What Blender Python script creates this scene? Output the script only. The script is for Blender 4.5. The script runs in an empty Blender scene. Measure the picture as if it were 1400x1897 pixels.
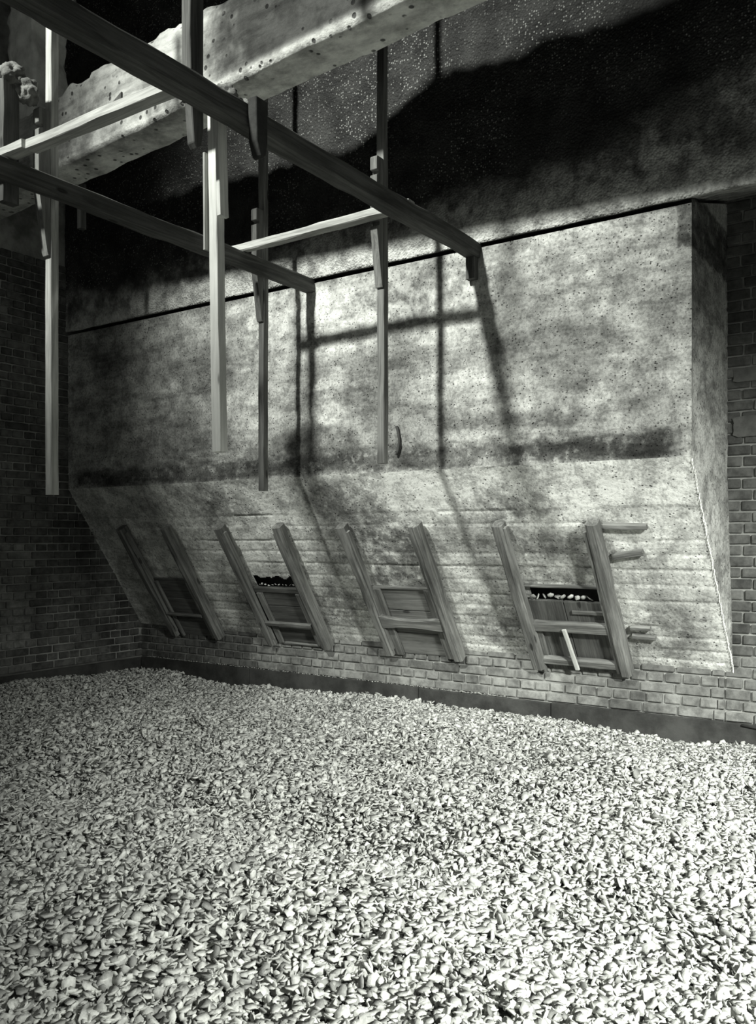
import bpy, bmesh, math, random
import numpy as np
from mathutils import Vector, Matrix, noise
random.seed(7); rng = np.random.default_rng(11)
SC = bpy.context.scene; COL = SC.collection
V = Vector

# ------------------------------------------------------------------ camera
# world: X to the right along the hopper wall, Y towards it, Z up; chips at Z=0
cam = bpy.data.cameras.new('camera'); co = bpy.data.objects.new('camera', cam); COL.objects.link(co)
co.location = (0, 0, 1.2); co.rotation_euler = (math.radians(90), 0, math.radians(34.4))
cam.sensor_fit = 'HORIZONTAL'; cam.sensor_width = 36; cam.lens = 1606/1400*36
cam.shift_y = 51.5/1400; cam.clip_start = .05
SC.camera = co
# ------------------------------------------------------------------ world, light, exposure
w = bpy.data.worlds.new('world'); SC.world = w; w.use_nodes = True
w.node_tree.nodes['Background'].inputs[0].default_value = (.97, 1, .95, 1)
w.node_tree.nodes['Background'].inputs[1].default_value = .12
def spot(name, loc, target, power, size, blend, radius):
    l = bpy.data.lights.new(name, 'SPOT'); l.energy = power; l.spot_size = math.radians(size); l.spot_blend = blend
    l.shadow_soft_size = radius; l.color = (.98, 1, .95)
    o = bpy.data.objects.new(name, l); COL.objects.link(o); o.location = loc
    o.rotation_euler = (V(target)-V(loc)).to_track_quat('-Z', 'Y').to_euler(); return o
spot('high_window_lamp', (-3.75, -5.0, 8.95), (-2.95, 4.5, 2.78), 9500, 26, 1, .34)
spot('doorway_lamp', (2.6, .8, 2.95), (.45, 3.1, -.1), 3650, 80, 1, .2)
SC.view_settings.view_transform = 'Standard'; SC.view_settings.look = 'None'
SC.view_settings.gamma = 1; SC.view_settings.use_curve_mapping = False
SC.view_settings.exposure = 0

# ------------------------------------------------------------------ materials
def g(v): return (v*.985, v, v*.94, 1)
class NT:
    def __init__(s, name, rough=.9, spec=.2):
        s.m = bpy.data.materials.new(name); s.m.use_nodes = True; s.t = s.m.node_tree
        s.b = s.t.nodes['Principled BSDF']; s.b.inputs['Roughness'].default_value = rough
        s.b.inputs['Specular IOR Level'].default_value = spec
        s.tc = s.t.nodes.new('ShaderNodeTexCoord')
    def n(s, typ, **k):
        x = s.t.nodes.new(typ)
        for a, v in k.items(): setattr(x, a, v)
        return x
    def l(s, a, b): s.t.links.new(a, b)
    def put(s, sock, v):
        if hasattr(v, 'is_output'): s.l(v, sock)
        else: sock.default_value = v
    def math(s, op, a, b=0.0, c=None, clamp=False):
        x = s.n('ShaderNodeMath', operation=op, use_clamp=clamp)
        s.put(x.inputs[0], a); s.put(x.inputs[1], b)
        if c is not None: s.put(x.inputs[2], c)
        return x.outputs[0]
    def coord(s, scale=(1, 1, 1), kind='Object'):
        mp = s.n('ShaderNodeMapping'); mp.inputs['Scale'].default_value = scale
        s.l(s.tc.outputs[kind], mp.inputs[0]); return mp.outputs[0]
    def noise(s, scale, detail=5, rough=.6, vec=None, dist=0):
        x = s.n('ShaderNodeTexNoise'); x.inputs['Scale'].default_value = scale; x.inputs['Detail'].default_value = detail
        x.inputs['Roughness'].default_value = rough; x.inputs['Distortion'].default_value = dist
        s.l(vec if vec is not None else s.tc.outputs['Object'], x.inputs['Vector']); return x.outputs[0]
    def voro(s, scale, vec=None, feature='F1', out=0):
        x = s.n('ShaderNodeTexVoronoi', feature=feature); x.inputs['Scale'].default_value = scale
        s.l(vec if vec is not None else s.tc.outputs['Object'], x.inputs['Vector']); return x.outputs[out]
    def ramp(s, f, a, b, lo=0., hi=1., smooth=True):
        x = s.n('ShaderNodeMapRange', interpolation_type='SMOOTHSTEP' if smooth else 'LINEAR')
        s.put(x.inputs[0], f); s.put(x.inputs[1], a); s.put(x.inputs[2], b); s.put(x.inputs[3], lo); s.put(x.inputs[4], hi)
        return x.outputs[0]
    def mixf(s, f, a, b):
        x = s.n('ShaderNodeMix', data_type='FLOAT'); s.put(x.inputs[0], f); s.put(x.inputs[2], a); s.put(x.inputs[3], b)
        return x.outputs[0]
    def xyz(s, vec=None):
        x = s.n('ShaderNodeSeparateXYZ'); s.l(vec if vec is not None else s.tc.outputs['Object'], x.inputs[0]); return x.outputs
    def grey(s, v):
        x = s.n('ShaderNodeCombineColor'); 
        for i, k in enumerate((.985, 1, .945)): s.l(s.math('MULTIPLY', v, k), x.inputs[i])
        s.l(x.outputs[0], s.b.inputs['Base Color'])
    def bump(s, h, strength=.5, dist=.01, prev=None):
        x = s.n('ShaderNodeBump'); x.inputs['Strength'].default_value = strength; x.inputs['Distance'].default_value = dist
        s.l(h, x.inputs['Height'])
        if prev is not None: s.l(prev, x.inputs['Normal'])
        s.l(x.outputs[0], s.b.inputs['Normal']); return x.outputs[0]

def box_mask(s, x, z, x0, x1, z0, z1, soft, wob):
    a = s.math('ADD', x, wob); b = s.math('ADD', z, wob)
    m = s.math('MULTIPLY', s.ramp(a, x0-soft, x0+soft), s.ramp(a, x1+soft, x1-soft))
    m2 = s.math('MULTIPLY', s.ramp(b, z0-soft, z0+soft), s.ramp(b, z1+soft, z1-soft))
    return s.math('MULTIPLY', m, m2)

def mat_plaster(name, base=.50, slope=False):
    s = NT(name, .95, .1)
    x, y, z = s.xyz()
    big = s.noise(1.5, 7, .66); streak = s.noise(2.4, 7, .68, s.coord((.6, 1, 1.2 if slope else 2.6)))
    med = s.noise(9, 6, .7); fine = s.noise(60, 3, .7)
    v = s.math('MULTIPLY', s.ramp(big, .34, .62, .5, 1.15), base)
    v = s.math('MULTIPLY', v, s.ramp(streak, .36, .56, .75 if slope else .55, 1.1))
    v = s.math('MULTIPLY', v, s.ramp(med, .36, .58, .66, 1.12))
    v = s.math('MULTIPLY', v, s.ramp(fine, .34, .6, .68, 1.12))
    pit = s.voro(38 if slope else 46, s.coord((1, 1, 1.3)))
    pm = s.ramp(pit, .14, .28, 1., 0.)
    pm = s.math('MULTIPLY', pm, s.ramp(s.noise(17, 4, .7), .46, .58))
    v = s.math('MULTIPLY', v, s.math('SUBTRACT', 1, s.math('MULTIPLY', pm, .8)))
    wob = s.math('MULTIPLY', s.math('SUBTRACT', s.noise(5, 5, .7), .5), .16)
    if slope:
        for (x0, x1, z0, z1, k) in [(-4.9, -4.3, 1.32, 1.56, .5), (-3.75, -3.15, 1.32, 1.6, .5), (-3.5, -2.98, .86, 1.33, .6),
                                   (-2.3, -1.85, .85, 1.25, .45), (-2.5, -2.0, 1.3, 1.5, .5), (-4.1, -3.7, .55, .85, .5), (-2.9, -2.4, .5, .7, .45), (-1.7, -1.3, .5, .75, .35), (-4.9, -4.6, .55, .8, .4)]:
            m = box_mask(s, x, z, x0, x1, z0, z1, .07, wob)
            m = s.math('MULTIPLY', m, s.ramp(s.noise(14, 5, .7), .35, .55))
            v = s.math('MULTIPLY', v, s.math('SUBTRACT', 1, s.math('MULTIPLY', m, k)))
    else:
        for (x0, x1, z0, z1, k, sf) in [(-6.2, -1.3, 1.64, 1.775, .72, .03), (-2.2, -1.25, 1.63, 1.77, .35, .012), (-3.9, -3.3, 1.66, 1.95, .5, .06),
                                       (-2.7, -1.9, 1.85, 1.93, .5, .035), (-4.8, -3.0, 2.28, 2.40, .3, .05), (-5.6, -2.7, 1.76, 1.95, .3, .08),
                                       (-1.25, -1.1, 2.72, 3.0, .7, .012), (-5.9, -4.4, 1.9, 2.2, .3, .1)]:
            m = box_mask(s, x, z, x0, x1, z0, z1, sf, wob)
            m = s.math('MULTIPLY', m, s.ramp(s.noise(10, 5, .7), .3, .5, .35, 1))
            v = s.math('MULTIPLY', v, s.math('SUBTRACT', 1, s.math('MULTIPLY', m, k)))
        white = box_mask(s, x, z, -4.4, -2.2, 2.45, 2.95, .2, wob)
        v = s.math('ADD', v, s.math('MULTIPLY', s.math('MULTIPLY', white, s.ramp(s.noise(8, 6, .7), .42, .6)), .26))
    s.grey(s.math('MINIMUM', v, .85))
    h = s.math('ADD', s.math('MULTIPLY', s.noise(30, 5, .7), 1.), s.math('MULTIPLY', pm, -.8))
    s.bump(h, .5 if slope else .75, .010)
    return s.m

def mat_upper():
    s = NT('sooty_aggregate', .8, .35)
    x, y, z = s.xyz()
    cell = s.voro(74, out=1); cd = s.voro(74)
    sep = s.n('ShaderNodeSeparateColor'); s.l(cell, sep.inputs[0])
    patch = s.noise(1.6, 4, .6)
    stone = s.math('MULTIPLY', s.ramp(sep.outputs[0], .55, .95), s.ramp(cd, .5, .2))
    stone = s.math('MULTIPLY', stone, s.ramp(patch, .42, .62, .1, 1))
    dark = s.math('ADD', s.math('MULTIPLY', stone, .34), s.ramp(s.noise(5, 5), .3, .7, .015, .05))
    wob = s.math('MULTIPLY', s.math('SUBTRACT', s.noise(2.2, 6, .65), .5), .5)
    edge = s.math('ADD', 3.24, s.math('MULTIPLY', s.ramp(x, -1.9, -.6), .40))  # soot edge; its rise to the right also paints in a shadow boundary
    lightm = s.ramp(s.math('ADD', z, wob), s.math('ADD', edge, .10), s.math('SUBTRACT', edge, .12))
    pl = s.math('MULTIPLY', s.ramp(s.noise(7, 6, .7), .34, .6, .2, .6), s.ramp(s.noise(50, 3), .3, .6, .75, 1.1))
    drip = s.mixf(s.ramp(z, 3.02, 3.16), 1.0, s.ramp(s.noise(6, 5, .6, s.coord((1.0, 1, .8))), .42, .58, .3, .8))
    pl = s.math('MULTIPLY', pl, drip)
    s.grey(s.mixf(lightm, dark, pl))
    s.bump(s.math('ADD', s.math('MULTIPLY', cd, -1), s.noise(25, 5, .7)), .8, .012)
    return s.m

def mat_beam():
    s = NT('worn_concrete', .95, .1)
    x, y, z = s.xyz()
    v = s.ramp(s.noise(3.2, 6, .68), .3, .62, .2, .62)
    v = s.math('MULTIPLY', v, s.ramp(s.noise(4, 6, .7, s.coord((.5, 1, 3))), .3, .58, .6, 1.1))
    # soot on the right-hand half of the upright face
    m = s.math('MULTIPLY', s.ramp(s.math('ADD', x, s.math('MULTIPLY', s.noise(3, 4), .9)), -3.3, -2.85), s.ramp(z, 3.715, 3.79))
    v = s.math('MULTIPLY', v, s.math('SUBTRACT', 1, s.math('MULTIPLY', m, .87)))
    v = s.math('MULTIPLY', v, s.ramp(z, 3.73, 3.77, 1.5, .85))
    pit = s.voro(16); pm = s.math('MULTIPLY', s.ramp(pit, .16, .26, 1., 0.), s.ramp(s.noise(5, 3), .46, .54))
    v = s.math('MULTIPLY', v, s.math('SUBTRACT', 1, s.math('MULTIPLY', pm, .8)))
    s.grey(v)
    s.bump(s.math('ADD', s.noise(22, 6, .7), s.math('MULTIPLY', pm, -.7)), .7, .014)
    return s.m

def mat_wood(name, base, contrast=.5, rough=.8):
    s = NT(name, rough, .2)
    oi = s.n('ShaderNodeObjectInfo')
    add = s.n('ShaderNodeVectorMath', operation='ADD'); s.l(s.tc.outputs['Object'], add.inputs[0])
    mul = s.n('ShaderNodeVectorMath', operation='SCALE'); s.l(oi.outputs['Location'], mul.inputs[0]); mul.inputs['Scale'].default_value = 3.1
    s.l(mul.outputs[0], add.inputs[1])
    mp = s.n('ShaderNodeMapping'); mp.inputs['Scale'].default_value = (1.2, 26, 26); s.l(add.outputs[0], mp.inputs[0])
    grain = s.noise(1.6, 6, .65, mp.outputs[0], 1.2)
    mp2 = s.n('ShaderNodeMapping'); mp2.inputs['Scale'].default_value = (1, 3, 3); s.l(add.outputs[0], mp2.inputs[0])
    blot = s.noise(2.2, 4, .6, mp2.outputs[0])
    v = s.math('MULTIPLY', s.ramp(grain, .3, .7, 1-contrast, 1.12), base)
    v = s.math('MULTIPLY', v, s.ramp(blot, .3, .7, 1-contrast*.7, 1.15))
    kn = s.voro(2.3, mp2.outputs[0]); v = s.math('MULTIPLY', v, s.ramp(kn, .06, .1, .35, 1))
    s.grey(v); s.bump(grain, .45, .004); return s.m

def mat_brick(name, lo, hi):
    s = NT(name, .9, .15)
    oi = s.n('ShaderNodeObjectInfo'); geo = s.n('ShaderNodeNewGeometry')
    r = s.math('FRACT', s.math('ADD', oi.outputs['Random'], geo.outputs['Random Per Island']))
    nz = s.noise(14, 5, .65, geo.outputs['Position']); n2 = s.noise(2.5, 4, .6, geo.outputs['Position'])
    v = s.ramp(r, 0, 1, lo, hi, False)
    v = s.math('MULTIPLY', v, s.ramp(nz, .3, .65, .6, 1.25)); v = s.math('MULTIPLY', v, s.ramp(n2, .3, .65, .7, 1.35))
    s.grey(v); s.bump(s.noise(70, 4, .7, geo.outputs['Position']), .5, .006); return s.m

def mat_plain(name, lo, hi, scale=8, rough=.9, bump=.4, det=5):
    s = NT(name, rough, .2); geo = s.n('ShaderNodeNewGeometry')
    s.grey(s.ramp(s.noise(scale, det, .65, geo.outputs['Position']), .3, .68, lo, hi))
    s.bump(s.noise(scale*6, 4, .7, geo.outputs['Position']), bump, .006); return s.m

def mat_chips():
    s = NT('dried_chips', .75, .25)
    geo = s.n('ShaderNodeNewGeometry'); oi = s.n('ShaderNodeObjectInfo')
    r = s.math('FRACT', s.math('ADD', oi.outputs['Random'], geo.outputs['Random Per Island']))
    v = s.ramp(s.math('POWER', r, .6), 0, 1, .20, .74, False)
    v = s.math('MULTIPLY', v, s.ramp(s.noise(110, 3, .6, geo.outputs['Position']), .3, .65, .78, 1.06))
    s.grey(v); s.bump(s.noise(160, 3, .6, geo.outputs['Position']), .4, .003); return s.m

M = dict(
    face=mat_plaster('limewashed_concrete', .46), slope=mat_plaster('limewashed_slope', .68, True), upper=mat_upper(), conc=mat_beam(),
    post=mat_wood('pale_pine', .50, .38), mid=mat_wood('darker_pine', .23, .5), door3=mat_wood('pale_door_boards', .24, .4), dark=mat_wood('sooty_timber', .12, .5), rail=mat_wood('weathered_rail', .26, .6),
    door=mat_wood('stained_boards', .15, .45), stick=mat_wood('bare_pine', .72, .2), batten=mat_wood('worn_batten', .24, .5),
    brick=mat_brick('sooty_brick', .07, .13), brick2=mat_brick('dusty_brick', .15, .22), mortar=mat_plain('lime_mortar', .18, .36, 6),
    mortar2=mat_plain('grimy_mortar', .14, .42, 3), iron=mat_plain('blackened_board', .03, .07, 5, .6), void=mat_plain('dark_render', .03, .06),
    chips=mat_chips(), lump=mat_plain('mortar_crust', .10, .28, 12, .95, .8), patch=mat_plain('cement_patch', .10, .17, 9), under=mat_plain('packed_chips', .05, .16, 90))

# ------------------------------------------------------------------ helpers
def link(name, me, mat=None, parent=None, world=None):
    o = bpy.data.objects.new(name, me); COL.objects.link(o)
    if mat is not None and me is not None and not me.materials: me.materials.append(mat)
    W = world if world is not None else Matrix()
    if parent is not None:
        o.parent = parent; o.matrix_local = wm(parent).inverted() @ W
    else: o.matrix_local = W
    return o
def wm(o):
    m = Matrix.LocRotScale(o.location, o.rotation_euler, o.scale)
    return wm(o.parent) @ m if o.parent else m
def tag(o, label=None, cat=None, group=None, kind=None):
    if label: o['label'] = label
    if cat: o['category'] = cat
    if group: o['group'] = group
    if kind: o['kind'] = kind
    return o
def thing(name, loc, label, cat, group=None):
    o = bpy.data.objects.new(name, None); COL.objects.link(o); o.location = loc; o.empty_display_size = .1
    return tag(o, label, cat, group)
def mesh(name, vs, fs, smooth=False):
    me = bpy.data.meshes.new(name); me.from_pydata([tuple(v) for v in vs], [], fs); me.validate(); me.update()
    if smooth: me.polygons.foreach_set('use_smooth', [True]*len(me.polygons))
    return me
def frame(x, y, z, o):
    m = Matrix((x, y, z)).transposed().to_4x4(); m.translation = o; return m
def bar_mesh(L, wy, wz, seg=8, jit=.0015, taper=1, bev=.004, wane=0.0, sd=0):
    """beam along local X, cross-section wy x wz with chipped arrises"""
    rnd = random.Random(sd*131+int(L*1000)); vs = []; fs = []
    b = min(bev, wy*.3, wz*.3)
    for i in range(seg+1):
        t = i/seg; x = L*t; k = 1+(taper-1)*t
        hy, hz = wy/2*k, wz/2*k
        sec = [(-hy+b, -hz), (hy-b, -hz), (hy, -hz+b), (hy, hz-b), (hy-b, hz), (-hy+b, hz), (-hy, hz-b), (-hy, -hz+b)]
        oy = noise.noise(V((x*1.3, sd*7.1, 0)))*jit*3; oz = noise.noise(V((x*1.3, 5, sd*3.3)))*jit*3
        for (yy, zz) in sec:
            q = 1 - wane*max(0, noise.noise(V((x*5, yy*30, zz*30+sd))))
            vs.append((x, yy*q+oy+rnd.uniform(-jit, jit), zz*q+oz+rnd.uniform(-jit, jit)))
    for i in range(seg):
        for j in range(8):
            a = i*8+j; c = i*8+(j+1) % 8; fs.append((a, c, c+8, a+8))
    fs.append(tuple(range(7, -1, -1))); fs.append(tuple(seg*8+j for j in range(8)))
    return mesh('bar', vs, fs)
def bar(name, p0, p1, wside, hup, mat, parent=None, up=V((0, 0, 1)), seg=None, **k):
    p0, p1 = V(p0), V(p1); d = (p1-p0); L = d.length; x = d/L
    y = up.cross(x)
    if y.length < 1e-4: y = V((0, 1, 0))
    y.normalize(); z = x.cross(y)
    me = bar_mesh(L, wside, hup, seg or max(3, int(L/.12)), sd=int(abs(p0.x*17+p0.y*31+p0.z*7)) % 97, **k)
    return link(name, me, mat, parent, frame(x, y, z, p0))
def prism(name, pts, axis_o, u, v, n, thick, mat, parent=None, bevel=.003, jit=.0):
    """polygon pts (in u,v) extruded by thick along n, centred; local X runs along v for the grain"""
    bm = bmesh.new(); k = len(pts)
    lo = [bm.verts.new((p[1], p[0], -thick/2)) for p in pts]; hi = [bm.verts.new((p[1], p[0], thick/2)) for p in pts]
    bm.faces.new(lo); bm.faces.new(hi[::-1])
    for i in range(k): bm.faces.new((lo[i], hi[i], hi[(i+1) % k], lo[(i+1) % k]))
    if bevel: bmesh.ops.bevel(bm, geom=list(bm.edges), offset=bevel, segments=1, affect='EDGES', clamp_overlap=True)
    bmesh.ops.recalc_face_normals(bm, faces=bm.faces)
    me = bpy.data.meshes.new(name); bm.to_mesh(me); bm.free()
    return link(name, me, mat, parent, frame(V(v), V(u), V(n), V(axis_o)))
def fbm(x, y, z, o=4): return noise.fractal(V((x, y, z)), 1.0, 2.0, o)

# ------------------------------------------------------------------ the setting
YW, XL, YF = 5.37, -6.32, 4.578
ZT, ZF = 2.93, 1.63
def slab(name, lo, hi, mat, kind='structure', parent=None):
    x0, y0, z0 = lo; x1, y1, z1 = hi
    vs = [(x, y, z) for x in (x0, x1) for y in (y0, y1) for z in (z0, z1)]
    o = link(name, mesh(name, vs, [(0, 1, 3, 2), (4, 6, 7, 5), (0, 4, 5, 1), (2, 3, 7, 6), (0, 2, 6, 4), (1, 5, 7, 3)]), mat, parent)
    if kind: o['kind'] = kind
    return o
ZC = 6.4
floor = slab('floor', (XL-.25, -1.2, -.35), (2.2, YW+.3, -.15), M['void'])
wall_back = slab('wall_back', (XL-.25, YW+.008, -.15), (2.2, YW+.25, ZC), M['mortar'])
wall_left = slab('wall_left', (XL-.25, -1.2, -.15), (XL-.008, YW+.008, ZC), M['mortar2'])
ceiling = slab('ceiling', (XL-.25, .6, ZC), (2.2, YW+.3, ZC+.15), M['void'])

def brick_mesh(L, H, D, sd):
    bm = bmesh.new(); bmesh.ops.create_cube(bm, size=1)
    rnd = random.Random(sd)
    for v in bm.verts: v.co = V((v.co.x*L, v.co.y*D, v.co.z*H))
    bmesh.ops.bevel(bm, geom=list(bm.edges), offset=.005, segments=1, affect='EDGES')
    for v in bm.verts: v.co += V((rnd.uniform(-1, 1)*.0022, rnd.uniform(-1, 1)*.001, rnd.uniform(-1, 1)*.0022))
    me = bpy.data.meshes.new('brick'); bm.to_mesh(me); bm.free(); return me
BM = {}
for mt in ('brick', 'brick2'):
    BM[mt] = {}
    for kk, L in (('s', .2), ('h', .093)):
        BM[mt][kk] = []
        for q in range(5):
            me = brick_mesh(L, .054, .04, q); me.materials.append(M[mt]); BM[mt][kk].append(me)
CH = .065; Z0 = .13
def courses(run0, run1, z0, z1, keep):
    out = []; c = 0; z = z0+CH/2
    while z < z1:
        hd = c % 2; step = .106 if hd else .213; off = (0 if hd else .053)+((c*37) % 11)*.002
        p = run0-off
        while p < run1:
            cen = p+step/2
            if cen-step/2 < run1-.03 and cen+step/2 > run0+.02 and keep(cen, z): out.append((cen, z, 'h' if hd else 's', step))
            p += step
        z += CH; c += 1
    return out
def clip(cen, step, a, b):
    lo, hi = max(cen-step/2, a), min(cen+step/2, b); return (lo+hi)/2, (hi-lo)/step
def lay(parent, lst, face, run0, run1, mt, joined=None):
    vs = []; fs = []
    for (cen, z, kk, step) in lst:
        c2, sc = clip(cen, step, run0, run1)
        if sc < .2: continue
        pr = random.uniform(-.003, .004)
        m = mt(c2, z)
        if face == 'back': W = Matrix.Translation((c2, YW+.014-pr, z))
        else: W = Matrix.Translation((XL-.014+pr, c2, z)) @ Matrix.Rotation(math.pi/2, 4, 'Z')
        W = W @ Matrix.Rotation(random.uniform(-.012, .012), 4, 'Y') @ Matrix.Diagonal((sc, 1, 1, 1))
        me = random.choice(BM[m][kk])
        if joined is None: link('brick', me, None, parent, W)
        else:
            k = len(vs); vs += [W @ v.co for v in me.vertices]; fs += [tuple(k+i for i in p.vertices) for p in me.polygons]
    if joined and fs: tag(link(joined, mesh(joined, vs, fs), M['brick'], parent), kind='stuff')
zs = lambda y: ZF-(y-YF)*(.8368/.5477)
# back wall: plinth under the hopper and the strip to its right
lay(wall_back, courses(XL, -1.2, Z0, .47, lambda c, z: True), 'back', XL, -1.2, lambda c, z: 'brick' if c < -4.9 or (-3.5 < c < -2.95 and z > .28) else 'brick2')
lay(wall_back, courses(-1.2, -.86, Z0, 3.30, lambda c, z: True), 'back', -1.2, -.86, lambda c, z: 'brick2' if z < .55 else 'brick')
lay(wall_back, courses(-.86, 1.6, Z0, 3.3, lambda c, z: True), 'back', -.86, 1.6, lambda c, z: 'brick', joined='brick_field')
# left wall: the bricks that show one by one, the rest joined
lay(wall_left, courses(3.86, YW, Z0, 1.56, lambda c, z: z < zs(c)+.12), 'left', 3.86, YW, lambda c, z: 'brick2' if (c < 4.25 and .35 < z < 1.15) else 'brick')
lay(wall_left, courses(3.86, YW, Z0+22*CH, 3.5, lambda c, z: c < YF+.05), 'left', 3.86, YF+.05, lambda c, z: 'brick', joined='brick_field')
lay(wall_left, courses(1.6, 3.86, Z0, 3.5, lambda c, z: True), 'left', 1.6, 3.86, lambda c, z: 'brick', joined='brick_field')

# cement patch and old joint on the strip of brickwork to the right
def rough_patch(name, x0, x1, z0, z1, y, d, mat, parent, n=10, sd=1):
    vs = [(((x0+x1)/2), y-d, (z0+z1)/2)]; ring = []
    for i in range(n*2):
        a = 2*math.pi*i/(n*2); r = 1+.12*noise.noise(V((math.cos(a)*2, math.sin(a)*2, sd)))
        cx = max(-1, min(1, math.cos(a)*1.35))*r; cz = max(-1, min(1, math.sin(a)*1.35))*r
        vs.append(((x0+x1)/2+cx*(x1-x0)/2, y-d*.8, (z0+z1)/2+cz*(z1-z0)/2))
    k = n*2
    vs += [(v[0], y+.01, v[2]) for v in vs[1:k+1]]
    fs = [(0, 1+i, 1+(i+1) % k) for i in range(k)]+[(1+i, 1+k+i, 1+k+(i+1) % k, 1+(i+1) % k) for i in range(k)]
    return link(name, mesh(name, vs, fs), mat, parent)
rough_patch('cement_patch', -1.15, -.85, 1.80, 1.92, YW-.008, .012, M['patch'], wall_back, sd=3)
rough_patch('cement_patch', -1.15, -.9, 2.12, 2.2, YW-.006, .008, M['patch'], wall_back, sd=5)

# upper wall: sooty aggregate slab that overhangs the hopper
def grid(nu, nv, f):
    vs = [f(i/nu, j/nv) for j in range(nv+1) for i in range(nu+1)]
    fs = [(j*(nu+1)+i, j*(nu+1)+i+1, (j+1)*(nu+1)+i+1, (j+1)*(nu+1)+i) for j in range(nv) for i in range(nu)]
    return vs, fs
YU = 4.552
def upf(u, v):
    x = XL+(2.2-XL)*u
    if v < .14: # soffit rising to the back wall
        t = v/.14; return (x, YW+.02-(YW+.02-YU)*t, 3.20-(3.20-2.95)*t+fbm(x*6, t*4, 3)*.006)
    t = (v-.14)/.86; z = 2.95+(4.35-2.95)*t
    d = fbm(x*2.2, z*2.2, 8)*.010+fbm(x*14, z*14, 2, 3)*.005
    if t == 0: d = 0
    return (x, YU-.25*0-d, z+(fbm(x*4, 1, 1)*.008 if t < .02 else 0))
vs, fs = grid(300, 100, upf)
k = len(vs); vs += [(XL, YU, ZC), (2.2, YU, ZC)]; fs += [(100*301, 100*301+300, k+1, k)]
wall_upper = tag(link('wall_upper', mesh('wall_upper', vs, fs, True), M['upper']), 'sooty exposed-aggregate wall above the whitewashed bin', None, None, 'structure')

# ------------------------------------------------------------------ concrete bin (hopper)
HX = [(-5.82, -5.28), (-4.69, -4.11), (-3.54, -2.95), (-2.36, -1.77)]
XR = -1.185
SL = 1.447
N = V((0, -.8368, -.5477)); S = V((0, .5477, -.8368)); XA = V((1, 0, 0))
def SP(x, s, o=0): return V((x, YF, ZF))+S*s+N*o
hop = thing('concrete_bin', (-3.75, YF, ZF), 'large whitewashed concrete storage bin with four hatches in its sloping underside', 'bin')
def front(u, v):
    x = XL+(XR-XL)*u; z = ZT+(ZF-ZT)*v
    d = fbm(x*1.6, z*1.6, 0)*.010+fbm(x*9, z*12, 4)*.006+fbm(x*30, z*30, 9, 2)*.003
    for zl, dp in ((2.79, .006), (2.66, .004), (2.50, .007), (2.36, .004)):
        dd = abs(z-zl-.012*fbm(x*3, zl, 0)); 
        if dd < .012 and noise.noise(V((x*1.7, zl*9, 0))) > -.15: d -= dp*(1-dd/.012)
    if noise.noise(V((x*2.1+3, z*2.6, 1.5))) > .22: d -= .009      # spalled patches
    if z < 1.79+.02*fbm(x*5, 2, 2) and x > -4.9: d -= .007
    e = min(1, (x-XL)/.02, (XR-x)/.03+.2, (ZT-z)/.02+.1); return (x, YF-d*e, z)
vs, fs = grid(330, 88, front)
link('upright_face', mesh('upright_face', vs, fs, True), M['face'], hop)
holes = [(a+.06, b-.06) for a, b in HX[1::2]]
def slopef(u, v):
    x = XL+(XR+.035*v-XL)*u; s = SL*v
    d = fbm(x*1.5, s*1.5, 5)*.006+fbm(x*9, s*10, 6)*.0022+fbm(x*28, s*28, 9, 2)*.0018
    for i, sl in enumerate((.30, .40, .52, .62, .72, .83, .94, 1.04, 1.13, 1.21, 1.30, 1.38)):
        dd = abs(s-sl-.006*fbm(x*2, sl*5, 0))
        if dd < .011 and noise.noise(V((x*1.1, sl*9, 3))) > -.25+.35*(s < .6): d -= .0065*(1-dd/.011)
        if s > sl: d += (.0022 if i % 2 else -.0022)
    e = min(1, (x-XL)/.02, (XR+.035*v-x)/.03+.2, s/.03+.1, (SL-s)/.02)
    return tuple(SP(x, s, d*e))
NU, NV = 330, 144
vs, fs = grid(NU, NV, slopef)
keep = []
for f in fs:
    c = [vs[i] for i in f]; cx = sum(p[0] for p in c)/4; s = (ZF-sum(p[2] for p in c)/4)/.8368
    if any(a < cx < b for a, b in holes) and .855+.03*noise.noise(V((cx*14, 0, 0))) < s < 1.38: continue
    keep.append(f)
link('sloping_underside', mesh('sloping_underside', vs, keep, True), M['slope'], hop)
def sidef(u, v):   # end face, seen to the right
    z = 3.0+(.42-3.0)*v
    yf = YF if z > ZF else YF+(ZF-z)*(.5477/.8368)
    y = yf+(YW+.01-yf)*u; x = XR+(0 if z > ZF else .035*(ZF-z)/1.21)
    zz = z
    if v == 0: zz = ZT+(y-YF)*.31
    d = fbm(y*4, z*3, 1)*.006+fbm(y*20, z*20, 3, 3)*.003
    for zl in (2.72, 2.55, 2.33, 2.0, 1.42):
        dd = abs(z-zl-.02*fbm(y*4, zl, 0)); 
        if dd < .012: d -= .006*(1-dd/.012)
    e = min(1, u/.04, 1)
    return (x+d*e, y, zz)
vs, fs = grid(36, 150, sidef)
link('end_face', mesh('end_face', vs, fs, True), M['face'], hop)
# ragged fillet of white mortar along the lower end corner
bm = bmesh.new()
for i in range(70):
    t = i/69; z = ZF-.02-1.18*t; y = YF+(ZF-z)*(.5477/.8368); x = XR+.035*(ZF-z)/1.21
    r = .004+.006*abs(noise.noise(V((z*9, 0, 0))))
    m = Matrix.Translation((x+random.uniform(-.003, .003), y-.001, z)) @ Matrix.Diagonal((r, r, .014, 1))
    bmesh.ops.create_icosphere(bm, subdivisions=1, radius=1, matrix=m)
me = bpy.data.meshes.new('corner_fillet'); bm.to_mesh(me); bm.free()
M['white'] = mat_plain('white_mortar', .6, .8, 20)
link('corner_fillet', me, M['white'], hop)
slab('bin_back', (XL, YF+.05, 1.7), (XR-.05, YF+.08, 2.9), M['void'], None, hop)

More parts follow.
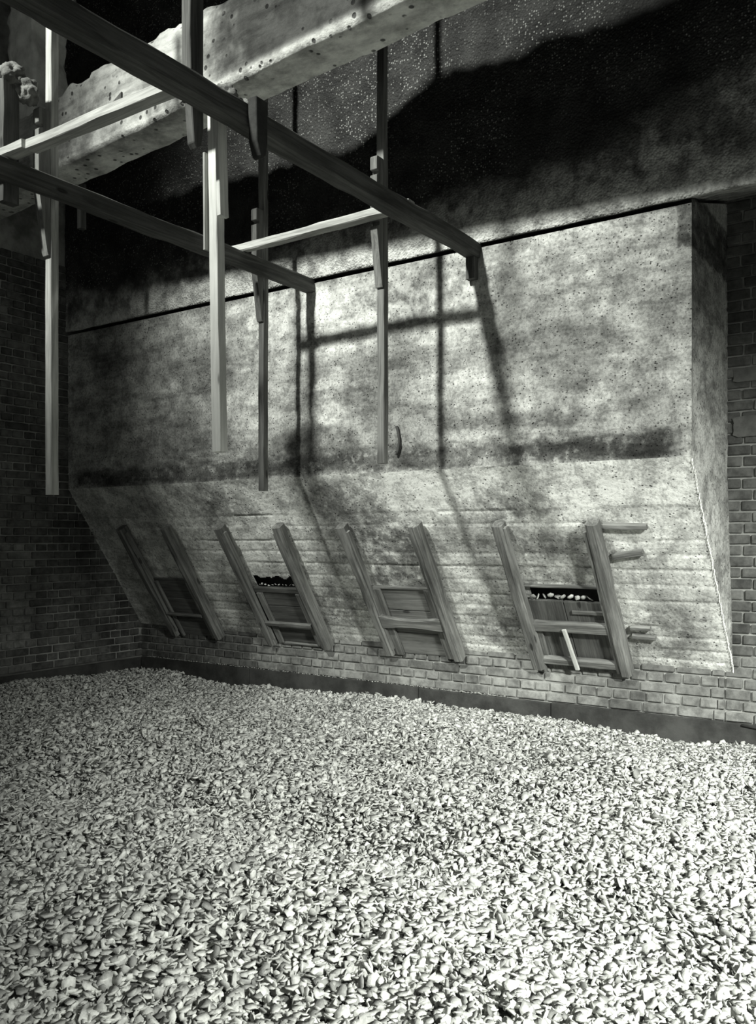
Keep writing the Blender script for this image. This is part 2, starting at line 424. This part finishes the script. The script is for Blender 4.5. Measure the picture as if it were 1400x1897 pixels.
# short dark curved line, built as a thin tube, beside the third post
def tube(name, pts, r, mat, parent=None, n=6):
    vs = []; fs = []
    for i, p in enumerate(pts):
        p = V(p); d = (V(pts[min(i+1, len(pts)-1)])-V(pts[max(i-1, 0)])).normalized()
        a = d.cross(V((.3, 1, .1))).normalized(); b = d.cross(a)
        for j in range(n): q = 2*math.pi*j/n; vs.append(p+(a*math.cos(q)+b*math.sin(q))*r)
    for i in range(len(pts)-1):
        for j in range(n): k = i*n+j; l = i*n+(j+1) % n; fs.append((k, l, l+n, k+n))
    fs.append(tuple(range(n))[::-1]); fs.append(tuple((len(pts)-1)*n+j for j in range(n)))
    return link(name, mesh(name, vs, fs, True), mat, parent)
o = tube('mark', [(-2.985+.02*math.sin(i*.45), YF-.012, 1.915-.026*i) for i in range(8)], .009, M['iron'])
tag(o, 'short dark curved mark on the bin beside a hanging post foot', 'mark')

# ------------------------------------------------------------------ hatches
def sbox(name, x0, x1, s0, s1, o0, o1, mat, parent, along='s', **k):
    if along == 's': return bar(name, SP((x0+x1)/2, s0, (o0+o1)/2), SP((x0+x1)/2, s1, (o0+o1)/2), x1-x0, o1-o0, mat, parent, up=N, **k)
    return bar(name, SP(x0, (s0+s1)/2, (o0+o1)/2), SP(x1, (s0+s1)/2, (o0+o1)/2), s1-s0, o1-o0, mat, parent, up=N, **k)
hl = ['dark sliding chute hatch with narrow battens, nearest the left brick wall',
      'sliding chute hatch with two upright battens and one low crossbar, second from the corner',
      'sliding chute hatch with wide battens and a worn curved crossbar, fully shut',
      'large sliding chute hatch with two heavy crossbars, rightmost of the four hatches']
tops = [.885, .93, .885, .945]; bots = [1.49, 1.47, 1.485, 1.50]
for h, (xa, xb) in enumerate(HX):
    t = thing('chute_hatch', SP((xa+xb)/2, 1.45, .0), hl[h], 'hatch', 'sliding hatches under the concrete bin')
    wr = .076
    r1 = sbox('rail', xa-wr/2, xa+wr/2, .36, 1.475, .012, .098, M['rail'], t, wane=.25, bev=.014, jit=.003)
    r2 = sbox('rail', xb-wr/2, xb+wr/2, .355, 1.465, .012, .102, M['rail'], t, wane=.25, bev=.016, jit=.003)
    sbox('guide_strip', xa+wr/2, xa+wr/2+.018, .40 if h != 3 else .38, 1.42 if h != 3 else 1.5, .055, .085, M['batten'], r1, bev=.003)
    sbox('guide_strip', xb-wr/2-.018, xb-wr/2, .41, 1.46, .055, .085, M['batten'], r2, bev=.003)
    if h in (1, 2, 3): sbox('packing_piece', xa-wr/2-.014, xa-wr/2, .62, 1.2, .015, .05, M['batten'], r1, bev=.003, jit=.004)
    s0, s1 = tops[h], bots[h]; a, b = xa+wr/2+.006, xb-wr/2-.006
    if h == 3:   # two wide upright boards
        mid = (a+b)/2-.02
        sbox('door_board', a, mid-.002, s0, s1, .018, .04, M['door'], t, jit=.001)
        sbox('door_board', mid+.002, b, s0+.004, s1, .018, .039, M['door'], t, jit=.001)
        sbox('crossbar', a+.0, b+.0, 1.085, 1.165, .04, .082, M['rail'], t, along='x', bev=.012, jit=.002)
        sbox('crossbar', a+.01, b+.005, 1.375, 1.44, .04, .080, M['rail'], t, along='x', bev=.012, jit=.002)
        sbox('lintel_strip', a-.01, b+.02, .845, .86, -.01, .02, M['batten'], t, along='x', bev=.002)
        st = bar('batten', SP(-2.098, 1.125, .092), SP(-2.075, 1.44, .096), .030, .018, M['stick'], t, up=N, bev=.006)
        st['label'] = 'bare pale batten nailed upright across both crossbars'
        sbox('batten', (a+b)/2+.03, b-.0, 1.005, 1.030, .04, .055, M['rail'], t, along='x', bev=.003)
        sbox('batten', a+.005, a+.045, 1.165, 1.37, .04, .06, M['batten'], t, bev=.003)
    else:
        nb = 3
        for q in range(nb):
            q0 = s0+(s1-s0)*q/nb; q1 = s0+(s1-s0)*(q+1)/nb
            sbox('door_board', a, b, q0+.002, q1-.002, .016, .036+random.uniform(-.002, .002), M['door' if h < 2 else 'door3'], t, along='x', jit=.001)
        wb = [.035, .055, .075][h]; oa = [.02, .02, .0][h]
        st0 = s0+[.02, .045, .005][h]
        for cx in (a+oa+wb/2, b-oa-wb/2):
            sbox('batten', cx-wb/2, cx+wb/2, st0, s1-.005, .037, .062, M['batten' if h < 2 else 'rail'], t, bev=.007, jit=.002)
        c0 = [1.215, 1.24, 1.12][h]
        if h < 2: sbox('crossbar', a+.005, b-.02, c0, c0+[.025, .035][h], .062, .09, M['rail'], t, along='x', bev=.005)
        else:
            pts = []
            for i in range(13):
                f = i/12; pts.append((a+(b-a)*f, c0-.015+.032*math.sin(math.pi*f)**.8))
            for i in range(12, -1, -1):
                f = i/12; pts.append((a+(b-a)*f, c0+.095-.02*math.sin(math.pi*f)))
            prism('crossbar', [(q, p) for p, q in pts], SP(0, 0, .076), S, XA, N, .03, M['rail'], t, bevel=.004)
        if h == 1: sbox('sill_strip', a+.06, b+.02, s1, s1+.02, .02, .05, M['rail'], t, along='x', bev=.003)
        if h == 1: sbox('top_rail', a-.01, b+.01, s0, s0+.04, .034, .05, M['dark'], t, along='x', bev=.003)
        if h == 2: sbox('top_rail', a-.004, b+.004, s0-.012, s0+.006, .03, .05, M['rail'], t, along='x', bev=.003)
    # box behind the opening, dark inside
    pb = [(a+.02, .80), (b-.02, .80), (b-.02, 1.40), (a+.02, 1.40)]

# wooden pegs on the slope right of the last hatch
for (x0, x1, sA, sB, wd, lab) in [(-1.76, -1.48, .405, .415, .032, 'thin dark wooden strip fixed level with the top of the rightmost hatch rail'),
                            (-1.71, -1.53, .615, .585, .036, 'short stubby wooden peg below the thin strip right of the last hatch'),
                            (-1.70, -1.58, 1.135, 1.135, .026, 'short flat wooden cleat low on the slope right of the last hatch, the upper one'),
                            (-1.70, -1.56, 1.20, 1.205, .028, 'short flat wooden cleat low on the slope right of the last hatch, the lower one')]:
    o = bar('wooden_strip', SP(x0, sA, .018), SP(x1, sB, .018), wd, .028, M['batten'], up=N, bev=.004, seg=4)
    tag(o, lab, 'wood strip')

# ------------------------------------------------------------------ baseboards
bb = link('baseboard_back', None); bb['kind'] = 'structure'; bb.location = (-3, YW, 0)
for (x0, x1, dz) in ((XL+.03, -4.95, 0), (-4.95, -3.30, .004), (-3.30, -2.28, -.003), (-2.28, -.85, .0), (-.85, 1.5, .0)):
    bar('panel', (x0+.003, YW-.018, .03+dz), (x1-.003, YW-.018, .03+dz), .03, .2, M['iron'], bb, jit=.0012)
bl = link('baseboard_left', None); bl['kind'] = 'structure'; bl.location = (XL, 4, 0)
for (y0, y1) in ((1.8, 3.4), (3.4, YW-.035)):
    bar('panel', (XL+.018, y0+.003, .025), (XL+.018, y1-.003, .025), .03, .2, M['iron'], bl, jit=.0012)
bar('capping_strip', (XL+.02, 1.8, .132), (XL+.02, YW-.035, .132), .036, .014, M['rail'], bl)
bt = thing('iron_bolt', (-1.0, YW-.035, .12), 'rusty iron bolt lying on the dark board at the right edge', 'bolt')
tube('shank', [(-1.10, YW-.036, .125), (-1.0, YW-.040, .118), (-.95, YW-.044, .112)], .008, M['iron'], bt)
tube('bolt_head', [(-.955, YW-.045, .128), (-.955, YW-.045, .095)], .016, M['iron'], bt, 8)

# ------------------------------------------------------------------ concrete beam and pier
cb = thing('concrete_beam', (-3.5, 3.45, 3.4), 'massive worn concrete beam with a bevelled lower edge crossing behind the timbers', 'beam')
def beamf(u, v):
    x = XL+(1.6-XL)*u
    yb = 3.608+.075*(-x-1.86)-.25; zr = 3.707; TH = .50+.28*max(0, min(1, (x+3.3)/.5))   # slightly skew to the bin
    prof = [(.25, TH), (.02, TH), (.0, TH-.04), (.0, .03), (.03, 0), (.25, 0)]
    cum = [0, .21, .26, .69, .74, .94]; q = v*.94
    for i in range(5):
        if q <= cum[i+1]+1e-9:
            t = (q-cum[i])/(cum[i+1]-cum[i]); py = prof[i][0]+(prof[i+1][0]-prof[i][0])*t; pz = prof[i][1]+(prof[i+1][1]-prof[i][1])*t; break
    rub = max(0, min(1, (pz-TH+.14)/.12)); d = fbm(x*3, pz*3, py*3)*.02+fbm(x*12, pz*12, 5, 3)*.008
    pz2 = pz+rub*(.05*fbm(x*2.3, 0, 7)+.03*fbm(x*8, 1, 7))
    return (x, yb+py-d*(.4+rub), zr+pz2+d*.3)
vs, fs = grid(220, 48, beamf)
link('beam_body', mesh('beam_body', vs, fs, True), M['conc'], cb)
def pierf(u, v):
    p = [(-5.47, 3.95), (-5.47, 3.68), (-5.78, 3.68), (-5.78, 3.95)]
    q = u*3; i = min(2, int(q)); t = q-i; x = p[i][0]+(p[i+1][0]-p[i][0])*t; y = p[i][1]+(p[i+1][1]-p[i][1])*t; z = 3.75+2.65*v
    d = fbm(x*6+y*3, z*5, 2)*.02+fbm(x*25+y*9, z*22, 3, 3)*.006
    return (x-d, y-d, z)
vs, fs = grid(36, 110, pierf)
o = link('concrete_pier', mesh('concrete_pier', vs, fs, True), mat_plain('pale_plaster', .55, .9, 5, .95, .6))
tag(o, 'narrow pale plastered concrete pier rising at the upper left corner', 'pier')

# ------------------------------------------------------------------ hanging frame
b1 = thing('timber_beam', (-2.44, 4.57, 2.93), 'long thick dark timber beam running from the top left into the bin top', 'beam')
bar('beam_shaft', (-2.435, -.1, 2.905), (-2.44, 4.59, 2.915), .085, .095, M['dark'], b1, wane=.18, jit=.003, bev=.008)
bar('beam_foot', (-2.44, 4.545, 2.74), (-2.44, 4.545, 2.87), .05, .06, M['dark'], b1)
def lumps(name, pts, mat, parent=None, sub=2):
    bm = bmesh.new()
    for (p, r, fz) in pts:
        sd = random.random()*50; k0 = len(bm.verts)
        bmesh.ops.create_icosphere(bm, subdivisions=sub, radius=1); bm.verts.ensure_lookup_table()
        for v in bm.verts[k0:]:
            q = r*(1+.35*noise.fractal(v.co*1.7+V((sd, 0, 0)), 1, 2, 3)); v.co = V((v.co.x*q, v.co.y*q, v.co.z*q*fz))+V(p)
    for f in bm.faces: f.smooth = sub > 2
    me = bpy.data.meshes.new(name); bm.to_mesh(me); bm.free(); return link(name, me, mat, parent)
L = [((-2.44+random.uniform(-.03, .02), y, 2.955), random.uniform(.008, .02), .6) for y in [1.0+random.random()*2.4 for _ in range(60)]]
tag(lumps('mortar_crumbs', L, M['lump'], b1, 1), kind='stuff')
# notched clip hung on the near side of beam 1 (rounded tail)
prism('hanging_cleat', [(-.035, .235), (.035, .235), (.035, .07), (.025, .015), (.008, 0), (-.008, .005), (-.03, .06)], (-2.365, 2.60, 2.73), (0, 1, 0), (0, 0, 1), (-1, 0, 0), .045, M['void'], b1)
b2 = thing('timber_beam', (-3.69, 4.57, 2.93), 'second dark timber beam, further left, ending in the bin top behind a post', 'beam')
bar('beam_shaft', (-3.69, 1.0, 2.91), (-3.69, 4.59, 2.915), .08, .09, M['dark'], b2, wane=.15, jit=.003, bev=.007)

c0 = thing('cross_bar', (-3.2, 2.36, 2.98), 'lapped wooden cross bar at the left lying over the beams', 'beam')
bar('plank', (-3.52, 2.36, 2.984), (-2.50, 2.365, 2.984), .065, .045, M['post'], c0, wane=.1, bev=.003)
bar('plank', (-4.75, 2.35, 2.986), (-3.52, 2.345, 2.986), .075, .040, M['post'], c0, wane=.1, bev=.003)
prism('splinter', [(0, 0), (.07, 0), (.07, .035)], (-2.95, 2.345, 3.005), (1, 0, 0), (0, 0, 1), (0, 1, 0), .008, M['dark'], c0, bevel=0)
c1 = bar('cross_bar', (-3.80, 3.91, 2.982), (-2.46, 3.915, 2.986), .07, .045, M['post'], wane=.3, jit=.003, bev=.006)
tag(c1, 'split rough wooden cross bar joining the two hanging posts in the centre', 'beam')

ZTOP = 4.6
def cleat(parent, a, b, z0, mat, notch1=2.04, notch2=1.755, top=2.13, tail=1.41, dp=.068, th=.045):
    """board nailed to the camera side of a post: two notches and a long tapering tail"""
    H = [x+1.2 for x in (top, notch1+.012, notch1-.018, notch2+.015, notch2-.018, tail)]
    f = -dp
    pts = [(0, H[0]), (f+.008, H[0]), (f, H[0]-.01), (f, H[1]), (f+.03, H[1]), (f+.03, H[2]+.012), (f, H[2]), (f, H[3]+.0), (f+.032, H[3]), (f+.032, H[4]+.012), (f, H[4]),
           (f+.01, H[4]-.05), (-.018, H[5]+.02), (-.012, H[5]), (0, H[5])]
    prism('notched_cleat', pts, (-a, b-.0235, 0), (0, 1, 0), (0, 0, 1), (-1, 0, 0), th, mat, parent, bevel=.0025)
def hanger(a, b, zb, label, a_top=None, cl=True, mat='post', w=.046, d=.046, ztop=ZTOP, **k):
    t = thing('hanging_post', (-a, b, zb), label, 'post', 'wooden posts hanging from above')
    bar('shaft', (-a, b, zb), (-(a_top or a), b, ztop), d, w, M[mat], t, up=V((1, 0, 0)), bev=.003, jit=.0012)
    if cl: cleat(t, a, b, zb, M[k.get('cm', 'batten')])
    return t
hanger(3.80, 2.66, 1.2+.225, 'long pale wooden post at the far left, hanging to just above the brick wall patch', mat='post')
hanger(3.80, 4.23, 1.2+.318, 'slim hanging post left of centre, in front of the second hatch', mat='mid')  # darker pine tone, shared with the next post
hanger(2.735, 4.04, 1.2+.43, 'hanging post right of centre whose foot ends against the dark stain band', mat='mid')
p1 = hanger(2.545, 2.568, 1.2+.36, 'brightest pale wooden post, splice boards at its head and foot hanging free', a_top=2.572, cl=False, mat='stick', ztop=2.96)
bar('splice_board', (-2.514, 2.556, 2.515), (-2.528, 2.556, 2.95), .05, .018, M['stick'], p1, up=V((1, 0, 0)), bev=.002)
bar('splice_board', (-2.596, 2.556, 2.39), (-2.60, 2.556, 2.79), .05, .010, M['post'], p1, up=V((1, 0, 0)), bev=.002)
p4 = hanger(2.565, 2.438, 1.2+1.74, 'thick short hanger at the top with a rounded dark tail under the near beam', cl=False, mat='dark', w=.05, d=.072)
prism('rounded_tail', [(-.034, .2), (.034, .2), (.032, .09), (.022, .015), (.0, 0), (-.018, .02)], (-2.54, 2.42, 2.745), (0, 1, 0), (0, 0, 1), (-1, 0, 0), .04, M['dark'], p4)
p5 = hanger(3.83, 2.44, 1.2+1.62, 'short dark hanger at the far left capped with a mortar lump', cl=False, mat='dark', w=.05, d=.085, ztop=3.40)
p6 = hanger(5.2, 3.88, 1.2+2.2, 'deeply shadowed stub hanging under the concrete beam at the left', cl=False, mat='dark', w=.04, d=.05, ztop=3.72)
L = lumps('mortar_lump', [((-3.84, 2.46, 3.44), .07, .8), ((-3.80, 2.52, 3.385), .055, 1.1), ((-3.87, 2.42, 3.42), .05, .8)], M['lump'], sub=4); tag(L, 'large mortar lump crowning the short hanger at the far left', 'rubble')
L = lumps('mortar_lump', [((-2.50, 2.56, 3.0), .05, .9), ((-2.48, 2.63, 2.98), .04, .8)], M['lump'], sub=4); tag(L, 'mortar lump lying on the near beam beside the thick hanger', 'rubble')
# hanger just outside the frame whose shadow falls on the upper wall

# ------------------------------------------------------------------ chips
def surf(x, y):
    h = .03*np.sin(x*1.9+y*.8+.4)*np.sin(y*1.7-x*.5)+.018*np.sin(x*4.1+1.3)*np.sin(y*3.7+x*1.1)+.010*np.sin(x*9.1+y*5)*np.sin(y*8.3-x*3)
    h = h-.075*np.exp(-((y-2.75-.12*np.sin(x*2))/.28)**2)*(1/(1+np.exp((x+.9)*6)))          # furrow shaped in so a swath of the bed falls darker
    h = h+.028*np.clip((5.1-y)/.9, .12, 1)*np.sin(5.0*(x*.80-y*.42)+1.6*np.sin(1.6*y+.5)+2.2)  # waves added across the lamp direction to shade the bed in patches
    return h+.010
def chip_template(k, r):
    n = 6; a0 = r.random()*6
    ang = a0+np.arange(n)*2*np.pi/n+r.uniform(-.25, .25, n); rad = r.uniform(.8, 1.15, n)
    el = r.uniform(.72, 1.0)
    x = np.cos(ang)*rad; y = np.sin(ang)*rad*el
    cup = r.uniform(-.15, .5); bend = r.uniform(-.4, .5)
    top = np.stack([x, y, cup*(x*x+y*y)*.55+bend*x*x*.5+.10], 1); bot = np.stack([x*.86, y*.86, cup*(x*x+y*y)*.4+bend*x*x*.4-.12], 1)
    vs = np.vstack([top, bot, [[0, 0, .16]], [[0, 0, -.16]]])
    f = []
    for i in range(n):
        j = (i+1) % n; f += [(i, j, 12), (j+6, i+6, 13), (i, i+6, j+6), (i, j+6, j)]
    return vs, np.array(f)
TR = [chip_template(i, np.random.default_rng(i+40)) for i in range(16)]
def chip_cloud(x, y, z, r, tilt):
    n = len(x); nv = 14; nf = 24
    Vv = np.stack([t[0] for t in TR]); Fv = TR[0][1]
    k = rng.integers(0, len(TR), n); P = Vv[k]*r[:, None, None]
    P[:, :, 2] *= rng.uniform(.7, 1.25, n)[:, None]
    yaw = rng.uniform(0, 2*np.pi, n); ax = rng.uniform(0, 2*np.pi, n)
    c, s = np.cos(yaw), np.sin(yaw)
    X = P[:, :, 0]*c[:, None]-P[:, :, 1]*s[:, None]; Y = P[:, :, 0]*s[:, None]+P[:, :, 1]*c[:, None]; Z = P[:, :, 2]
    ca, sa = np.cos(ax)[:, None], np.sin(ax)[:, None]; ct, st = np.cos(tilt)[:, None], np.sin(tilt)[:, None]
    u = X*ca+Y*sa; v = -X*sa+Y*ca; u2 = u*ct+Z*st; Z2 = -u*st+Z*ct
    X = u2*ca-v*sa; Y = u2*sa+v*ca
    W = np.stack([X+x[:, None], Y+y[:, None], Z2+z[:, None]], 2).reshape(-1, 3)
    F = (Fv[None]+(np.arange(n)*nv)[:, None, None]).reshape(-1, 3)
    return W, F
def np_mesh(name, W, F):
    me = bpy.data.meshes.new(name); me.vertices.add(len(W)); me.vertices.foreach_set('co', W.astype(np.float32).ravel())
    me.loops.add(len(F)*3); me.loops.foreach_set('vertex_index', F.astype(np.int32).ravel())
    me.polygons.add(len(F)); me.polygons.foreach_set('loop_start', (np.arange(len(F))*3).astype(np.int32))
    me.update(calc_edges=True); me.validate(); return me
def depth_u(x, y):
    t = -.565*x+.825*y; r = .825*x+.565*y; return t, r/np.maximum(t, .01)
n0 = 330000
x = rng.uniform(XL+.02, .9, n0); y = rng.uniform(1.0, YW-.03, n0)
t, u = depth_u(x, y)
m = (t > 1.9) & (np.abs(u) < .50) & (x > XL+.03) & (y < YW-.04)
dens = np.where(t < 4.5, 1., .85)
m &= rng.random(n0) < dens*.52
x, y = x[m], y[m]; t = t[m]
n = len(x); print('chips', n)
r = .0155*np.exp(rng.normal(0, .26, n)); r = np.clip(r, .008, .028)
z = surf(x, y)+rng.uniform(-.022, .014, n)+.02*np.exp(-((YW-y)/.12)**2)*0
tilt = np.abs(rng.normal(0, .95, n))
W, F = chip_cloud(x, y, z, r, tilt)
# packed bed under them, coloured dark to paint shade into the gaps
gx = np.linspace(XL+.02, 1.6, 160); gy = np.linspace(0, YW-.04, 120); GX, GY = np.meshgrid(gx, gy)
GZ = surf(GX, GY)-.016
vs = [(a, b, c) for a, b, c in zip(GX.ravel(), GY.ravel(), GZ.ravel())]
fs = [(j*160+i, j*160+i+1, (j+1)*160+i+1, (j+1)*160+i) for j in range(119) for i in range(159)]
heap = link('chip_heap', np_mesh('chip_heap', W, F), M['chips'])
tag(heap, 'deep bed of pale dried curled root chips covering the whole floor', 'chips', None, 'stuff')
tag(link('packed_bed', mesh('packed_bed', vs, fs, True), M['under'], heap), kind='stuff')

# the 300 chips that show largest, one object each
cm = []
for i in range(16):
    W, F = TR[i][0].copy(), TR[i][1]; me = np_mesh('dried_chip', W, F); me.materials.append(M['chips']); cm.append(me)
pts = []; tries = 0
while len(pts) < 300 and tries < 60000:
    tries += 1
    tt = random.uniform(2.16, 2.85); uu = random.uniform(-.42, .42)
    px = .825*uu*tt-.565*tt; py = .565*uu*tt+.825*tt
    if all((px-a)**2+(py-b)**2 > .045**2 for a, b in pts): pts.append((px, py))
for (px, py) in pts:
    s = random.uniform(.0155, .022)
    Wm = Matrix.Translation((px, py, float(surf(np.array(px), np.array(py)))+.013)) @ Matrix.Rotation(random.uniform(0, 6.28), 4, 'Z') @ Matrix.Rotation(random.uniform(-.45, .45), 4, 'X') @ Matrix.Diagonal((s, s, s, 1))
    o = link('dried_chip', random.choice(cm), None, None, Wm)
    tag(o, 'pale curled dried root chip on top of the heap along the bottom of the photo', 'chip', 'large loose chips in the foreground')
# chips lying in the slots of the open hatches
ORD = 'first second third fourth fifth sixth seventh eighth ninth tenth eleventh'.split()
def slot_chips(xs, s, o, rad, label, group):
    for k, q in enumerate(xs):
        p = SP(q, s+random.uniform(-.006, .006), o+random.uniform(-.006, .004))
        Wm = Matrix.Translation(p) @ Matrix.Rotation(random.uniform(0, 6), 4, 'Z') @ Matrix.Rotation(random.uniform(.5, 1.4), 4, 'X') @ Matrix.Diagonal((rad, rad, rad, 1))
        tag(link('dried_chip', random.choice(cm), None, None, Wm), '%s, %s from the left' % (label, ORD[k]), 'chip', group)
slot_chips([-2.29+i*.042+random.uniform(-.008, .008) for i in range(10)], .925, .022, .022, 'pale root chip in the slot of the rightmost hatch', 'chips in the rightmost hatch slot')
slot_chips([-4.59+i*.035+random.uniform(-.006, .006) for i in range(11)], .915, .022, .011, 'small root chip in the slot of the second hatch', 'chips in the second hatch slot')
# crumbs caught on top of the baseboard
n = 420; x = rng.uniform(XL+.1, -2.6, n)**1.0; y = rng.uniform(YW-.030, YW-.006, n); z = np.full(n, .137)
W, F = chip_cloud(x, y, z, rng.uniform(.003, .008, n), np.abs(rng.normal(0, .3, n)))
tag(link('crumbs', np_mesh('crumbs', W, F), M['chips'], bb), kind='stuff')
